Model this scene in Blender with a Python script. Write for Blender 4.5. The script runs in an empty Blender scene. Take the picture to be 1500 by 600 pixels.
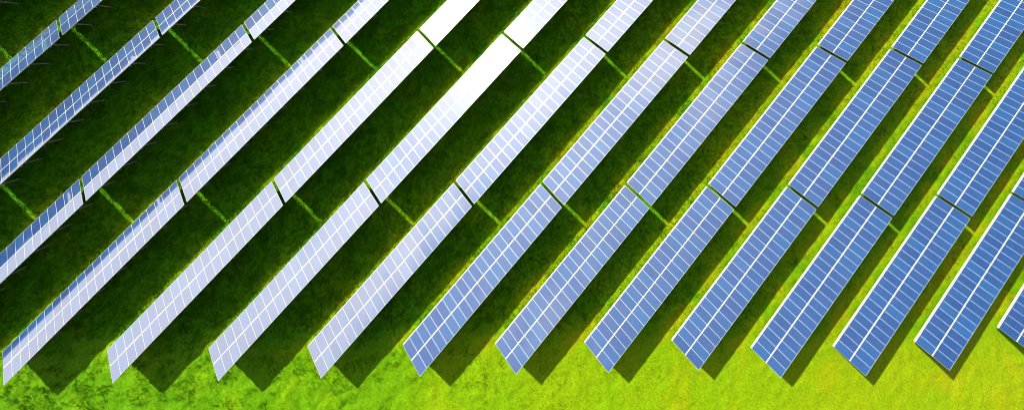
import bpy, math, random
import numpy as np
from mathutils import Matrix, Vector, Euler

random.seed(7)
rng = np.random.default_rng(11)
scene = bpy.context.scene
col = scene.collection
R = math.radians

# ------------------------------------------------------------------ camera
TILT = R(30.0)
CAM = (13.9864, 54.9757, 50.3240)
F_PX, CY_PX = 607.638, -3.729            # focal length and principal row, in pixels of a 1500 x 600 frame
cam_data = bpy.data.cameras.new('camera')
cam = bpy.data.objects.new('camera', cam_data)
col.objects.link(cam)
cam.location = CAM
cam.rotation_euler = Euler((0.11809, -0.07642, 0.75122), 'XYZ')
cam_data.sensor_fit = 'HORIZONTAL'
cam_data.sensor_width = 36.0
cam_data.lens = 36.0 * F_PX / 1500.0
cam_data.shift_y = -(300.0 - CY_PX) / 1500.0
cam_data.clip_start = 0.5
cam_data.clip_end = 8000.0
scene.camera = cam
scene.cycles.filter_width = 1.0

# ------------------------------------------------------------------ sky, sun, exposure
SUN_ELEV, SUN_AZ = R(29.76), R(-89.1)    # azimuth from +Y towards +X
sun_dir = Vector((math.sin(SUN_AZ) * math.cos(SUN_ELEV), math.cos(SUN_AZ) * math.cos(SUN_ELEV), math.sin(SUN_ELEV)))
CLOUD_LUM, CLOUD_TOP = 8.3, (0.50, 0.80)
world = bpy.data.worlds.new('World')
scene.world = world
world.use_nodes = True
wn, wl = world.node_tree.nodes, world.node_tree.links
wn.clear()
sky = wn.new('ShaderNodeTexSky')
sky.sky_type = 'NISHITA'
sky.sun_disc = False
sky.sun_elevation = SUN_ELEV
sky.sun_rotation = SUN_AZ
sky.air_density = 1.0
sky.dust_density = 1.5
sky.ozone_density = 4.5
bg = wn.new('ShaderNodeBackground')
bg.inputs['Strength'].default_value = 0.05
wo = wn.new('ShaderNodeOutputWorld')
# a bank of bright fair-weather cloud low in the sky all the way round, clear above
def wmath(op, a, b=None, c=None):
    q = wn.new('ShaderNodeMath'); q.operation = op
    for k, v in enumerate((a, b, c)):
        if v is None: continue
        if hasattr(v, 'links'): wl.new(v, q.inputs[k])
        else: q.inputs[k].default_value = v
    return q.outputs[0]
wtc = wn.new('ShaderNodeTexCoord')
wsep = wn.new('ShaderNodeSeparateXYZ'); wl.new(wtc.outputs['Generated'], wsep.inputs[0])
wmap = wn.new('ShaderNodeMapping'); wmap.inputs['Scale'].default_value = (1.0, 1.0, 2.2); wl.new(wtc.outputs['Generated'], wmap.inputs[0])
wno = wn.new('ShaderNodeTexNoise')
wno.inputs['Scale'].default_value = 2.6; wno.inputs['Detail'].default_value = 7.0; wno.inputs['Roughness'].default_value = 0.55
wl.new(wmap.outputs[0], wno.inputs['Vector'])
lift = wmath('ADD', wsep.outputs['Z'], wmath('MULTIPLY', wmath('SUBTRACT', wno.outputs['Fac'], 0.5), 0.9))
cov = wn.new('ShaderNodeMapRange'); cov.interpolation_type = 'SMOOTHSTEP'
cov.inputs['From Min'].default_value, cov.inputs['From Max'].default_value = CLOUD_TOP
cov.inputs['To Min'].default_value, cov.inputs['To Max'].default_value = 1.0, 0.0
wl.new(lift, cov.inputs['Value'])
wdot = wn.new('ShaderNodeVectorMath'); wdot.operation = 'DOT_PRODUCT'
wl.new(wtc.outputs['Generated'], wdot.inputs[0]); wdot.inputs[1].default_value = tuple(sun_dir)
# forward scattering through the cloud (Henyey-Greenstein, g = 0.2)
G_ = 0.2
phase = wmath('DIVIDE', 1 - G_ * G_, wmath('POWER', wmath('SUBTRACT', 1 + G_ * G_, wmath('MULTIPLY', wdot.outputs['Value'], 2 * G_)), 1.5))
shade_ = wmath('ADD', 0.75, wmath('MULTIPLY', wno.outputs['Fac'], 0.5))
lum = wmath('MULTIPLY', wmath('MULTIPLY', phase, CLOUD_LUM), shade_)
ccol = wn.new('ShaderNodeVectorMath'); ccol.operation = 'SCALE'
ccol.inputs[0].default_value = (1.0, 0.92, 0.825); wl.new(lum, ccol.inputs['Scale'])
wmix = wn.new('ShaderNodeMix'); wmix.data_type = 'RGBA'
wl.new(cov.outputs[0], wmix.inputs['Factor']); wl.new(sky.outputs[0], wmix.inputs['A']); wl.new(ccol.outputs[0], wmix.inputs['B'])
wl.new(wmix.outputs['Result'], bg.inputs['Color'])
wl.new(bg.outputs[0], wo.inputs['Surface'])

sun_data = bpy.data.lights.new('sun', 'SUN')
sun_data.energy = 5.0
sun_data.angle = R(0.53)
sun_data.color = (1.0, 0.95, 0.86)
sun = bpy.data.objects.new('sun', sun_data)
col.objects.link(sun)
sun.location = sun_dir * 200
sun.rotation_euler = sun_dir.to_track_quat('Z', 'Y').to_euler()

vs = scene.view_settings
vs.view_transform = 'Standard'
vs.look = 'None'
vs.exposure = 1.8
vs.gamma = 1.0
vs.use_curve_mapping = False

# ------------------------------------------------------------------ layout of the array rows
PITCH, LEN, GAP, SLOPE_W = 7.506, 22.144, 0.370, 3.34
LOW_H = 0.749                            # height of the low edge above the ground
ROW_Y = {-4: -26.0, -3: -19.506, -2: -12.602, -1: -6.397, 0: 0.0, 1: 6.603, 2: 13.159, 3: 19.664, 4: 26.18, 5: 32.711,
         6: 39.223, 7: 45.863, 8: 51.318, 9: 57.873, 10: 64.859, 11: 73.095}
ROW_X = {-4: 0.35, -3: 0.292, -2: 0.136, -1: -0.023, 0: -0.108, 1: -0.127, 2: -0.16, 3: -0.134, 4: -0.115, 5: -0.056,
         6: -0.04, 7: 0.001, 8: 0.136, 9: 0.11, 10: 0.099, 11: -0.011}
ROW_Z = {-4: -0.05, -3: -0.053, -2: -0.02, -1: 0.012, 0: -0.05, 1: 0.063, 2: 0.115, 3: 0.009, 4: 0.001, 5: -0.029,
         6: -0.038, 7: -0.065, 8: -0.019, 9: 0.049, 10: 0.027, 11: -0.004}
NPAN = 22
PP = LEN / NPAN                          # panel spacing along the row
PW, PL, PT = 1.004, 1.645, 0.040         # panel width, length, frame depth

# ------------------------------------------------------------------ small tools
def link_mesh(name, verts, faces, mat, parent=None, smooth=False):
    me = bpy.data.meshes.new(name)
    me.from_pydata(verts, [], faces)
    me.update()
    for m in (mat if isinstance(mat, (list, tuple)) else [mat]):
        me.materials.append(m)
    if smooth:
        me.shade_smooth()
    o = bpy.data.objects.new(name, me)
    col.objects.link(o)
    if parent:
        o.parent = parent
    return o

def boxes(specs):
    """specs: list of (x0,x1,y0,y1,z0,z1) -> verts, faces"""
    V, Fc = [], []
    for x0, x1, y0, y1, z0, z1 in specs:
        b = len(V)
        V += [(x0, y0, z0), (x1, y0, z0), (x1, y1, z0), (x0, y1, z0), (x0, y0, z1), (x1, y0, z1), (x1, y1, z1), (x0, y1, z1)]
        Fc += [tuple(b + i for i in q) for q in ((3, 2, 1, 0), (4, 5, 6, 7), (0, 1, 5, 4), (1, 2, 6, 5), (2, 3, 7, 6), (3, 0, 4, 7))]
    return V, Fc

def lattice_noise(x, y, scale, seed):
    g = np.random.default_rng(seed).random((256, 256))
    u, v = x / scale + 1000.0, y / scale + 1000.0
    i, j = np.floor(u).astype(int), np.floor(v).astype(int)
    fu, fv = u - i, v - j
    fu, fv = fu * fu * fu * (fu * (fu * 6 - 15) + 10), fv * fv * fv * (fv * (fv * 6 - 15) + 10)
    a, b = g[i % 256, j % 256], g[(i + 1) % 256, j % 256]
    c, d = g[i % 256, (j + 1) % 256], g[(i + 1) % 256, (j + 1) % 256]
    return (a * (1 - fu) + b * fu) * (1 - fv) + (c * (1 - fu) + d * fu) * fv

def rot2(x, y, a):
    return x * math.cos(a) - y * math.sin(a), x * math.sin(a) + y * math.cos(a)

def fbm(x, y, scale, seed, octs=4):
    t, amp, s = 0.0, 1.0, 0.0
    for k in range(octs):
        xr, yr = rot2(x, y, 0.7 + 1.3 * k)
        t = t + amp * lattice_noise(xr, yr, scale / 2 ** k, seed + k)
        s += amp
        amp *= 0.5
    return t / s

def sstep(a, b, x):
    t = np.clip((x - a) / (b - a), 0, 1)
    return t * t * (3 - 2 * t)

def row_end(x):
    rs = sorted(ROW_Y)
    return np.interp(x, [r * PITCH for r in rs], [ROW_Y[r] for r in rs])

def ground_height(x, y):
    rough = 0.48 + 0.52 * sstep(60.0, 10.0, x) * sstep(6, -3, y - row_end(x))
    big = (fbm(x, y, 14.0, 50, 3) - 0.5) * 0.10
    mid = (fbm(x, y, 0.8, 60, 2) - 0.5) * 0.24 + (fbm(x, y, 3.0, 64, 2) - 0.5) * 0.08
    return big + mid * rough

def dry_sunlit_tone(x, y):
    """0 lush .. 1 yellow; drier at the drip line and row ends, sunlit yellow painted into the open margin"""
    along = y - row_end(x)
    u = ((x + 0.25) / PITCH + 100.0) % 1.0 * PITCH
    u = np.where(u > PITCH / 2, u - PITCH, u)          # metres from the low edge
    strip = np.exp(-((u + 0.15) / 0.75) ** 2) * sstep(-2.2, 0.5, along)
    n = fbm(x, y, 3.0, 80, 4)
    n2 = fbm(x, y, 11.0, 90, 3)
    d = 0.62 * strip * sstep(0.2, 0.6, n) + 0.22 * sstep(0.5, 0.8, n)
    d = d * (0.55 + 0.45 * sstep(0, 40, x)) + 0.20 * sstep(0.4, 0.8, n2) * sstep(-5, 40, x) + (0.17 + 0.27 * sstep(2.0, -2.5, along)) * sstep(15, 95, x + 0.25 * y)  # field yellows to the right, less between rows to keep their shade green
    d = d + 0.13 * sstep(2.0, -2.5, along)  # sunlight put into the colour: open margin yellower than the shaded rows
    return np.clip(d, 0, 1)

# ------------------------------------------------------------------ materials
def new_mat(name):
    m = bpy.data.materials.new(name)
    m.use_nodes = True
    nt = m.node_tree
    p = nt.nodes['Principled BSDF']
    return m, nt.nodes, nt.links, p

def grass_material(name, blade):
    m, n, l, p = new_mat(name)
    at = n.new('ShaderNodeAttribute'); at.attribute_name = 'dry_sunlit'
    geo = n.new('ShaderNodeNewGeometry')
    ramp = n.new('ShaderNodeValToRGB')
    e = ramp.color_ramp.elements
    e[0].position, e[0].color = 0.0, (0.034, 0.142, 0.0004, 1)
    e[1].position, e[1].color = 1.0, (0.175, 0.192, 0.0010, 1)
    k = e.new(0.45); k.color = (0.107, 0.200, 0.0004, 1)
    l.new(at.outputs['Fac'], ramp.inputs['Fac'])
    # fine patchiness
    tc = n.new('ShaderNodeTexCoord')
    no = n.new('ShaderNodeTexNoise')
    no.inputs['Scale'].default_value = 4.0
    no.inputs['Detail'].default_value = 6.0
    no.inputs['Roughness'].default_value = 0.7
    l.new(tc.outputs['Object'], no.inputs['Vector'])
    mr = n.new('ShaderNodeMapRange')
    mr.inputs['From Min'].default_value, mr.inputs['From Max'].default_value = 0.3, 0.7
    mr.inputs['To Min'].default_value, mr.inputs['To Max'].default_value = 0.64, 1.26
    l.new(no.outputs['Fac'], mr.inputs['Value'])
    mul = n.new('ShaderNodeVectorMath'); mul.operation = 'SCALE'
    l.new(ramp.outputs['Color'], mul.inputs[0]); l.new(mr.outputs[0], mul.inputs['Scale'])
    out = mul.outputs[0]
    if blade:
        m2 = n.new('ShaderNodeMapRange')
        m2.inputs['To Min'].default_value, m2.inputs['To Max'].default_value = 0.75, 1.35
        l.new(geo.outputs['Random Per Island'], m2.inputs['Value'])
        mu2 = n.new('ShaderNodeVectorMath'); mu2.operation = 'SCALE'
        l.new(out, mu2.inputs[0]); l.new(m2.outputs[0], mu2.inputs['Scale'])
        out = mu2.outputs[0]
    l.new(out, p.inputs['Base Color'])
    p.inputs['Roughness'].default_value = 0.75
    p.inputs['Specular IOR Level'].default_value = 0.04
    if blade:
        tr = n.new('ShaderNodeBsdfTranslucent'); l.new(out, tr.inputs['Color'])
        mx = n.new('ShaderNodeMixShader'); mx.inputs['Fac'].default_value = 0.5
        l.new(p.outputs[0], mx.inputs[1]); l.new(tr.outputs[0], mx.inputs[2])
        l.new(mx.outputs[0], n['Material Output'].inputs['Surface'])
    else:
        bp = n.new('ShaderNodeBump')
        bp.inputs['Strength'].default_value = 0.8
        bp.inputs['Distance'].default_value = 0.08
        n3 = n.new('ShaderNodeTexNoise')
        n3.inputs['Scale'].default_value = 5.0
        n3.inputs['Detail'].default_value = 5.0
        n3.inputs['Roughness'].default_value = 0.75
        l.new(tc.outputs['Object'], n3.inputs['Vector'])
        l.new(n3.outputs['Fac'], bp.inputs['Height'])
        l.new(bp.outputs[0], p.inputs['Normal'])
    return m

def metal_material(name, base, rough, metallic=1.0, var=0.1):
    m, n, l, p = new_mat(name)
    tc = n.new('ShaderNodeTexCoord')
    no = n.new('ShaderNodeTexNoise'); no.inputs['Scale'].default_value = 6.0; no.inputs['Detail'].default_value = 5.0
    l.new(tc.outputs['Object'], no.inputs['Vector'])
    mr = n.new('ShaderNodeMapRange')
    mr.inputs['To Min'].default_value, mr.inputs['To Max'].default_value = 1 - var, 1 + var
    l.new(no.outputs['Fac'], mr.inputs['Value'])
    c = n.new('ShaderNodeRGB'); c.outputs[0].default_value = (*base, 1)
    mul = n.new('ShaderNodeVectorMath'); mul.operation = 'SCALE'
    l.new(c.outputs[0], mul.inputs[0]); l.new(mr.outputs[0], mul.inputs['Scale'])
    l.new(mul.outputs[0], p.inputs['Base Color'])
    p.inputs['Metallic'].default_value = metallic
    p.inputs['Roughness'].default_value = rough
    return m

def cell_material():
    """polycrystalline cells under dusty low-iron glass"""
    m, n, l, p = new_mat('solar_cells')
    tc = n.new('ShaderNodeTexCoord')
    oi = n.new('ShaderNodeObjectInfo')
    sep = n.new('ShaderNodeSeparateXYZ'); l.new(tc.outputs['Object'], sep.inputs[0])
    def math_node(op, a, b=None):
        q = n.new('ShaderNodeMath'); q.operation = op
        if hasattr(a, 'links'): l.new(a, q.inputs[0])
        else: q.inputs[0].default_value = a
        if b is not None:
            if hasattr(b, 'links'): l.new(b, q.inputs[1])
            else: q.inputs[1].default_value = b
        return q.outputs[0]
    CP = 0.1575
    def line(sock, half):                    # 1 on a joint between two cells
        f = math_node('FRACT', math_node('ADD', math_node('DIVIDE', sock, CP), 50.0))
        d = math_node('ABSOLUTE', math_node('SUBTRACT', f, 0.5))
        return math_node('GREATER_THAN', d, 0.5 - half)
    gx = line(sep.outputs['X'], 0.012)
    gy = line(sep.outputs['Y'], 0.016)
    joint = math_node('MAXIMUM', gx, gy)
    # busbars: three thin silver lines in each cell along the panel
    fb = math_node('FRACT', math_node('ADD', math_node('DIVIDE', sep.outputs['Y'], CP / 3.0), 50.0))
    db = math_node('ABSOLUTE', math_node('SUBTRACT', fb, 0.5))
    bus = math_node('LESS_THAN', db, 0.030)
    # cell to cell and crystal variation
    fl = n.new('ShaderNodeVectorMath'); fl.operation = 'SNAP'
    l.new(tc.outputs['Object'], fl.inputs[0]); fl.inputs[1].default_value = (CP, CP, 10.0)
    ad = n.new('ShaderNodeVectorMath'); ad.operation = 'ADD'
    l.new(fl.outputs[0], ad.inputs[0])
    rv = n.new('ShaderNodeCombineXYZ')
    l.new(math_node('MULTIPLY', oi.outputs['Random'], 37.0), rv.inputs[0]); l.new(oi.outputs['Random'], rv.inputs[2])
    l.new(rv.outputs[0], ad.inputs[1])
    wnz = n.new('ShaderNodeTexWhiteNoise'); wnz.noise_dimensions = '3D'
    l.new(ad.outputs[0], wnz.inputs['Vector'])
    vor = n.new('ShaderNodeTexVoronoi'); vor.inputs['Scale'].default_value = 45.0
    l.new(tc.outputs['Object'], vor.inputs['Vector'])
    ramp = n.new('ShaderNodeValToRGB')
    e = ramp.color_ramp.elements
    e[0].position, e[0].color = 0.0, (0.0011, 0.0175, 0.074, 1)
    e[1].position, e[1].color = 1.0, (0.0016, 0.0350, 0.108, 1)
    k = e.new(0.5); k.color = (0.0014, 0.0228, 0.087, 1)
    f1 = math_node('ADD', math_node('MULTIPLY', oi.outputs['Random'], 0.8), math_node('MULTIPLY', wnz.outputs['Value'], 0.2))
    l.new(f1, ramp.inputs['Fac'])
    vv = n.new('ShaderNodeSeparateColor'); l.new(vor.outputs['Color'], vv.inputs[0])
    cr = n.new('ShaderNodeMapRange'); cr.inputs['To Min'].default_value, cr.inputs['To Max'].default_value = 0.8, 1.2
    l.new(vv.outputs[0], cr.inputs['Value'])
    sc_ = n.new('ShaderNodeVectorMath'); sc_.operation = 'SCALE'
    l.new(ramp.outputs['Color'], sc_.inputs[0]); l.new(cr.outputs[0], sc_.inputs['Scale'])
    mx = n.new('ShaderNodeMix'); mx.data_type = 'RGBA'
    l.new(math_node('MULTIPLY', math_node('MAXIMUM', bus, joint), 0.85), mx.inputs['Factor'])
    l.new(sc_.outputs[0], mx.inputs['A']); mx.inputs['B'].default_value = (0.022, 0.060, 0.14, 1)
    # faint film of dust
    du = n.new('ShaderNodeTexNoise'); du.inputs['Scale'].default_value = 1.1; du.inputs['Detail'].default_value = 4.0
    ad2 = n.new('ShaderNodeVectorMath'); ad2.operation = 'ADD'
    l.new(tc.outputs['Object'], ad2.inputs[0]); l.new(rv.outputs[0], ad2.inputs[1]); l.new(ad2.outputs[0], du.inputs['Vector'])
    dm = n.new('ShaderNodeMapRange'); dm.inputs['From Min'].default_value = 0.4; dm.inputs['From Max'].default_value = 0.8
    dm.inputs['To Max'].default_value = 0.02
    l.new(du.outputs['Fac'], dm.inputs['Value'])
    mx2 = n.new('ShaderNodeMix'); mx2.data_type = 'RGBA'
    dl = n.new('ShaderNodeMapRange'); dl.interpolation_type = 'SMOOTHSTEP'      # silt left by rain along the low end of each module
    dl.inputs['From Min'].default_value, dl.inputs['From Max'].default_value = -0.60, -0.82
    dl.inputs['To Max'].default_value = 0.04
    l.new(sep.outputs['X'], dl.inputs['Value'])
    l.new(math_node('ADD', dm.outputs[0], math_node('MULTIPLY', dl.outputs[0], math_node('MULTIPLY', du.outputs['Fac'], 1.8))), mx2.inputs['Factor']); l.new(mx.outputs['Result'], mx2.inputs['A']); mx2.inputs['B'].default_value = (0.30, 0.28, 0.26, 1)
    l.new(mx2.outputs['Result'], p.inputs['Base Color'])
    p.inputs['Roughness'].default_value = 0.50
    p.inputs['IOR'].default_value = 1.5
    p.inputs['Specular IOR Level'].default_value = 0.0
    p.inputs['Coat Weight'].default_value = 1.0
    p.inputs['Coat Roughness'].default_value = 0.06
    p.inputs['Coat IOR'].default_value = 2.6
    # the prismatic texture of the solar glass scatters the sun into a wide soft lobe
    gl = n.new('ShaderNodeBsdfGlossy'); gl.distribution = 'BECKMANN'
    gl.inputs['Color'].default_value = (1, 1, 1, 1); gl.inputs['Roughness'].default_value = 0.52
    mxs = n.new('ShaderNodeMixShader'); mxs.inputs['Fac'].default_value = 0.013
    l.new(p.outputs[0], mxs.inputs[1]); l.new(gl.outputs[0], mxs.inputs[2])
    l.new(mxs.outputs[0], n['Material Output'].inputs['Surface'])
    return m

MAT_GROUND = grass_material('meadow_ground', False)
MAT_BLADE = grass_material('grass_blades', True)
MAT_CELL = cell_material()
MAT_FRAME = metal_material('anodised_aluminium', (0.37, 0.37, 0.36), 0.45, 0.3, 0.05)
MAT_RAIL = metal_material('white_coated_rail', (0.42, 0.42, 0.40), 0.5, 0.0, 0.08)
MAT_STEEL = metal_material('galvanised_steel', (0.20, 0.21, 0.22), 0.55, 0.6, 0.15)

# ------------------------------------------------------------------ ground: one sheet, fine near the arrays, out to the horizon
def axis(lo, hi, step):
    core = np.arange(lo, hi + step * 0.5, step)
    out, d, left, right = step, step, [], []
    while out < 3500:
        d *= 1.35
        out += d
        left.append(lo - out); right.append(hi + out)
    return np.concatenate([np.array(left[::-1]), core, np.array(right)])

cam_m = Matrix.Translation(CAM) @ cam.rotation_euler.to_matrix().to_4x4()
def pixel_ground(u, v):
    d = Vector(((u - 750) / F_PX, -(v - CY_PX) / F_PX, -1.0))
    d = cam_m.to_3x3() @ d
    t = -CAM[2] / d.z
    return CAM[0] + d.x * t, CAM[1] + d.y * t
foot = [pixel_ground(u, v) for u, v in ((-70, -50), (1570, -50), (1570, 650), (-70, 650))]
fx0, fx1 = min(p[0] for p in foot), max(p[0] for p in foot)
fy0, fy1 = min(p[1] for p in foot), max(p[1] for p in foot)

xs, ys = axis(fx0, fx1, 0.20), axis(fy0, fy1, 0.20)
gx, gy = np.meshgrid(xs, ys)
core = (gx > fx0 - 3) & (gx < fx1 + 3) & (gy > fy0 - 3) & (gy < fy1 + 3)
gz = np.where(core, ground_height(gx, gy), 0.0)
nv = gx.size
ground_me = bpy.data.meshes.new('ground')
nx, ny = len(xs), len(ys)
ii = (np.arange(ny - 1)[:, None] * nx + np.arange(nx - 1)[None, :]).ravel()
quads = np.stack([ii, ii + 1, ii + nx + 1, ii + nx], 1)
ground_me.vertices.add(nv)
ground_me.vertices.foreach_set('co', np.stack([gx.ravel(), gy.ravel(), gz.ravel()], 1).astype(np.float32).ravel())
ground_me.loops.add(quads.size)
ground_me.loops.foreach_set('vertex_index', quads.ravel().astype(np.int32))
ground_me.polygons.add(len(quads))
ground_me.polygons.foreach_set('loop_start', np.arange(0, quads.size, 4, dtype=np.int32))
ground_me.update(calc_edges=True)
a = ground_me.attributes.new('dry_sunlit', 'FLOAT', 'POINT')
a.data.foreach_set('value', dry_sunlit_tone(gx.ravel(), gy.ravel()).astype(np.float32))
ground_me.shade_smooth()
ground_me.materials.append(MAT_GROUND)
ground = bpy.data.objects.new('ground', ground_me)
col.objects.link(ground)
ground['kind'] = 'structure'
ground['label'] = 'bright green meadow under and between the solar arrays'

# ------------------------------------------------------------------ one solar array, built once and copied
ct, st = math.cos(TILT), math.sin(TILT)
def on_slope(s, w):
    """(x, z) of a point s metres up the slope and w metres above the panel top, low edge at x=0, z=LOW_H"""
    return s * ct - w * st, LOW_H + s * st + w * ct

slope_rot = Matrix.Rotation(-TILT, 4, 'Y')
proto = bpy.data.objects.new('solar_array', None)
col.objects.link(proto)
proto.empty_display_size = 0.5

# panel frame (a ring with depth) and its glass, centred on the panel, x up the slope, y along the row
lip = 0.013
def ring():
    hx, hy = PL / 2, PW / 2
    V = []
    for z in (0.0, -PT):
        V += [(-hx, -hy, z), (hx, -hy, z), (hx, hy, z), (-hx, hy, z)]
        V += [(-hx + lip, -hy + lip, z), (hx - lip, -hy + lip, z), (hx - lip, hy - lip, z), (-hx + lip, hy - lip, z)]
    Fc = []
    for k in range(4):
        q = (k + 1) % 4
        Fc += [(k, q, 4 + q, 4 + k), (8 + q, 8 + k, 12 + k, 12 + q), (k, 8 + k, 8 + q, q), (4 + k, 4 + q, 12 + q, 12 + k)]
    return V, Fc
V, Fc = ring()
frame_me = bpy.data.meshes.new('panel'); frame_me.from_pydata(V, [], Fc); frame_me.materials.append(MAT_FRAME)
V, Fc = boxes([(-PL / 2 + lip - .003, PL / 2 - lip + .003, -PW / 2 + lip - .003, PW / 2 - lip + .003, -0.012, -0.004)])
glass_me = bpy.data.meshes.new('glass'); glass_me.from_pydata(V, [], Fc); glass_me.materials.append(MAT_CELL)

STEP = 0.012                                 # the upper panels sit a little proud of the lower ones
for tier in range(2):
    s = PL / 2 + tier * (SLOPE_W - PL)
    for k in range(NPAN):
        po = bpy.data.objects.new('panel', frame_me); col.objects.link(po); po.parent = proto
        x, z = on_slope(s, STEP * tier)
        po.matrix_local = Matrix.Translation((x, (k + 0.5) * PP, z)) @ slope_rot
        go = bpy.data.objects.new('glass', glass_me); col.objects.link(go); go.parent = po

def beam_y(s, w_top, depth, width, name, mat):
    V, Fc = boxes([(-width / 2, width / 2, 0, LEN - 0.06, -depth, 0)])
    o = link_mesh(name, V, Fc, mat, proto)
    x, z = on_slope(s, w_top)
    o.matrix_local = Matrix.Translation((x, 0.03, z)) @ slope_rot
    return o
beam_y(0.25, -PT - 0.002, 0.09, 0.06, 'purlin', MAT_STEEL)
V, Fc = boxes([(0.004, 0.034, 0.012, LEN - 0.012, LOW_H - 0.20, LOW_H - 0.016)])
link_mesh('front_rail', V, Fc, MAT_RAIL, proto)
beam_y(1.18, -PT - 0.002, 0.09, 0.06, 'purlin', MAT_STEEL)
beam_y(SLOPE_W / 2, -0.006, 0.09, 2 * (SLOPE_W / 2 - PL) - 0.006, 'centre_rail', MAT_RAIL)
beam_y(2.25, -PT + STEP - 0.002, 0.09 + STEP, 0.06, 'purlin', MAT_STEEL)
beam_y(SLOPE_W - 0.12, -PT + STEP - 0.002, 0.09 + STEP, 0.06, 'purlin', MAT_STEEL)

NPOST = 8
PUR = PT + 0.115
for k in range(NPOST):
    y = 1.35 + k * (LEN - 2.7) / (NPOST - 1)
    V, Fc = boxes([(0.10, SLOPE_W - 0.06, -0.035, 0.035, -PUR - 0.10, -PUR)])
    o = link_mesh('rafter', V, Fc, MAT_STEEL, proto)
    o.matrix_local = Matrix.Translation((0, y, LOW_H)) @ slope_rot
    for s in (1.15, 2.95):
        x, z = on_slope(s, -PUR - 0.05)
        V, Fc = boxes([(x - 0.05, x + 0.05, y + 0.037, y + 0.137, -0.4, z + 0.03)])
        link_mesh('post', V, Fc, MAT_STEEL, proto)
    # diagonal brace from the rear post down-slope to the rafter
    x0, z0 = on_slope(2.95, 0); z0 = 1.35
    x1, z1 = on_slope(1.6, -PUR - 0.06)
    L = math.hypot(x1 - x0, z1 - z0)
    V, Fc = boxes([(0, L, -0.022, 0.022, -0.025, 0.025)])
    o = link_mesh('brace', V, Fc, MAT_STEEL, proto)
    o.matrix_local = Matrix.Translation((x0, y - 0.059, z0)) @ Matrix.Rotation(-math.atan2(z1 - z0, x1 - x0), 4, 'Y')

def children_of(o):
    return CH.get(o.name, [])
CH = {}
for o in list(col.objects):
    if o.parent:
        CH.setdefault(o.parent.name, []).append(o)

def copy_tree(src, parent=None):
    c = src.copy()
    col.objects.link(c)
    c.parent = parent
    if c.name.startswith('panel'):           # no two modules are clamped at quite the same angle
        c.rotation_euler.x += random.gauss(0, R(0.28)); c.rotation_euler.y += random.gauss(0, R(0.28))
    for ch in children_of(src):
        copy_tree(ch, c)
    return c

ORD = ['first', 'second', 'third', 'fourth', 'fifth', 'sixth', 'seventh', 'eighth', 'ninth', 'tenth', 'eleventh', 'twelfth']
def look(r, j):
    if r <= -1:
        return 'narrow silvery'
    if r == 0:
        return 'pale grey-blue' if j == 0 else 'silvery white'
    if r <= 2:
        return ('pale silver', 'white glaring', 'dazzling white')[j]
    if r == 3:
        return ('pale silver', 'milky white', 'milky white')[j]
    if r == 4:
        return 'light blue' if j == 0 else 'pale lilac-grey'
    if r == 5:
        return 'light blue'
    return 'blue'

def label_for(r, j):
    lk = look(r, j)
    if r >= 0:
        o = ORD[r]
        if r == 11:
            return ('%s solar array cut by the right edge of the photo at bottom right' % lk)
        if j == 0:
            return '%s solar array ending on the open grass, %s row end from the left' % (lk, o)
        if j == 1:
            return '%s solar array, second up from the grass in the %s row ending there' % (lk, o)
        return '%s solar array at the top edge, uppermost of the %s row ending below' % (lk, o)
    if r == -1:
        return ['narrow solar array running off the left edge, just left of the first row end',
                'narrow half dark, half white solar array with a gap at either end, upper left',
                'narrow solar array at the top edge, above the half dark half white one'][j]
    if r == -2:
        return ['solar array just beyond the left edge, its shadow below the long narrow array',
                'long narrow blue-grey solar array from the left edge to a gap, upper left',
                'short narrow solar array at the top edge, second piece from the left corner'][j]
    if r == -3:
        return ['', 'short narrow solar array at the left edge, nearest the top left corner',
                'small narrow solar array at the top edge, nearest the top left corner'][j]
    if j == 1:
        return 'solar array just beyond the left edge, its shadow falling at the top left'
    return 'tip of a solar array in the extreme top left corner'

placements = [(r, j) for r in range(0, 11) for j in range(3) if (r, j) not in ((9, 2), (10, 2))] + [(11, 0), (-1, 0), (-1, 1), (-1, 2), (-2, 0), (-2, 1), (-2, 2), (-3, 1), (-3, 2), (-4, 1), (-4, 2)]
first = True
for r, j in placements:
    o = proto if first else copy_tree(proto)
    first = False
    o.location = (r * PITCH + ROW_X[r], ROW_Y[r] + j * (LEN + GAP), ROW_Z[r])
    o['label'] = label_for(r, j)
    o['category'] = 'solar array'
    o['group'] = 'solar arrays standing in slanted rows'

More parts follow.
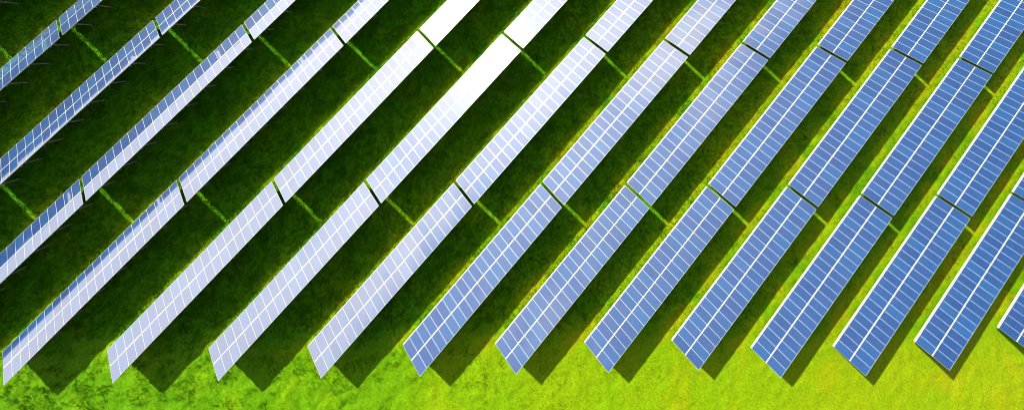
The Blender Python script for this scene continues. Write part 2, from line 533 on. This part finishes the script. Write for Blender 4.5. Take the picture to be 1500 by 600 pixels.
# ------------------------------------------------------------------ grass tufts over everything in view
def inside_foot(x, y):
    ok = np.ones(len(x), bool)
    for k in range(4):
        (ax, ay), (bx, by) = foot[k], foot[(k + 1) % 4]
        ok &= ((bx - ax) * (y - ay) - (by - ay) * (x - ax)) <= 0
    return ok
area = (fx1 - fx0) * (fy1 - fy0)
N = int(area * 20)
tx, ty = rng.uniform(fx0, fx1, N), rng.uniform(fy0, fy1, N)
keep = inside_foot(tx, ty)
tx, ty = tx[keep], ty[keep]
clump = fbm(tx, ty, 0.9, 120, 2)
rough = 0.45 + 0.55 * sstep(70.0, 10.0, tx)
size = (0.06 + 0.07 * sstep(40, 0, tx) * sstep(0, -3, ty - row_end(tx)) * sstep(0.4, 0.6, clump) + 0.15 * sstep(0, 3, ty - row_end(tx)) + 0.12 * sstep(0.4, 0.8, clump)) * rough * rng.uniform(0.7, 1.3, len(tx))
NB = 3
n = len(tx)
ang = rng.uniform(0, 2 * np.pi, (n, NB))
lean = rng.uniform(0.6, 1.5, (n, NB)) * size[:, None]
bw = (0.018 + 0.10 * size[:, None]) * rng.uniform(0.7, 1.3, (n, NB))
hgt = size[:, None] * rng.uniform(0.7, 1.2, (n, NB))
bx = tx[:, None] + rng.normal(0, 0.05, (n, NB)); by = ty[:, None] + rng.normal(0, 0.05, (n, NB))
bz = ground_height(bx.ravel(), by.ravel()).reshape(n, NB) - 0.03
ca, sa = np.cos(ang), np.sin(ang)
tri = np.empty((n, NB, 3, 3), np.float32)
tri[:, :, 0] = np.stack([bx - sa * bw, by + ca * bw, bz], -1)
tri[:, :, 1] = np.stack([bx + sa * bw, by - ca * bw, bz], -1)
tri[:, :, 2] = np.stack([bx + ca * lean, by + sa * lean, bz + 0.03 + hgt], -1)
nt_ = n * NB
gm = bpy.data.meshes.new('grass')
gm.vertices.add(nt_ * 3)
gm.vertices.foreach_set('co', tri.ravel())
gm.loops.add(nt_ * 3)
gm.loops.foreach_set('vertex_index', np.arange(nt_ * 3, dtype=np.int32))
gm.polygons.add(nt_)
gm.polygons.foreach_set('loop_start', np.arange(0, nt_ * 3, 3, dtype=np.int32))
gm.update(calc_edges=True)
dr = np.repeat(np.clip(dry_sunlit_tone(bx.ravel(), by.ravel()) + rng.normal(0, 0.08, nt_), 0, 1), 3)
a = gm.attributes.new('dry_sunlit', 'FLOAT', 'POINT')
a.data.foreach_set('value', dr.astype(np.float32))
gm.materials.append(MAT_BLADE)
grass = bpy.data.objects.new('grass', gm)
col.objects.link(grass)
grass['kind'] = 'stuff'
grass['label'] = 'short tufted green grass covering the field'
grass['category'] = 'grass'
print('tufts', n, 'foot', foot, 'objects', len(col.objects))
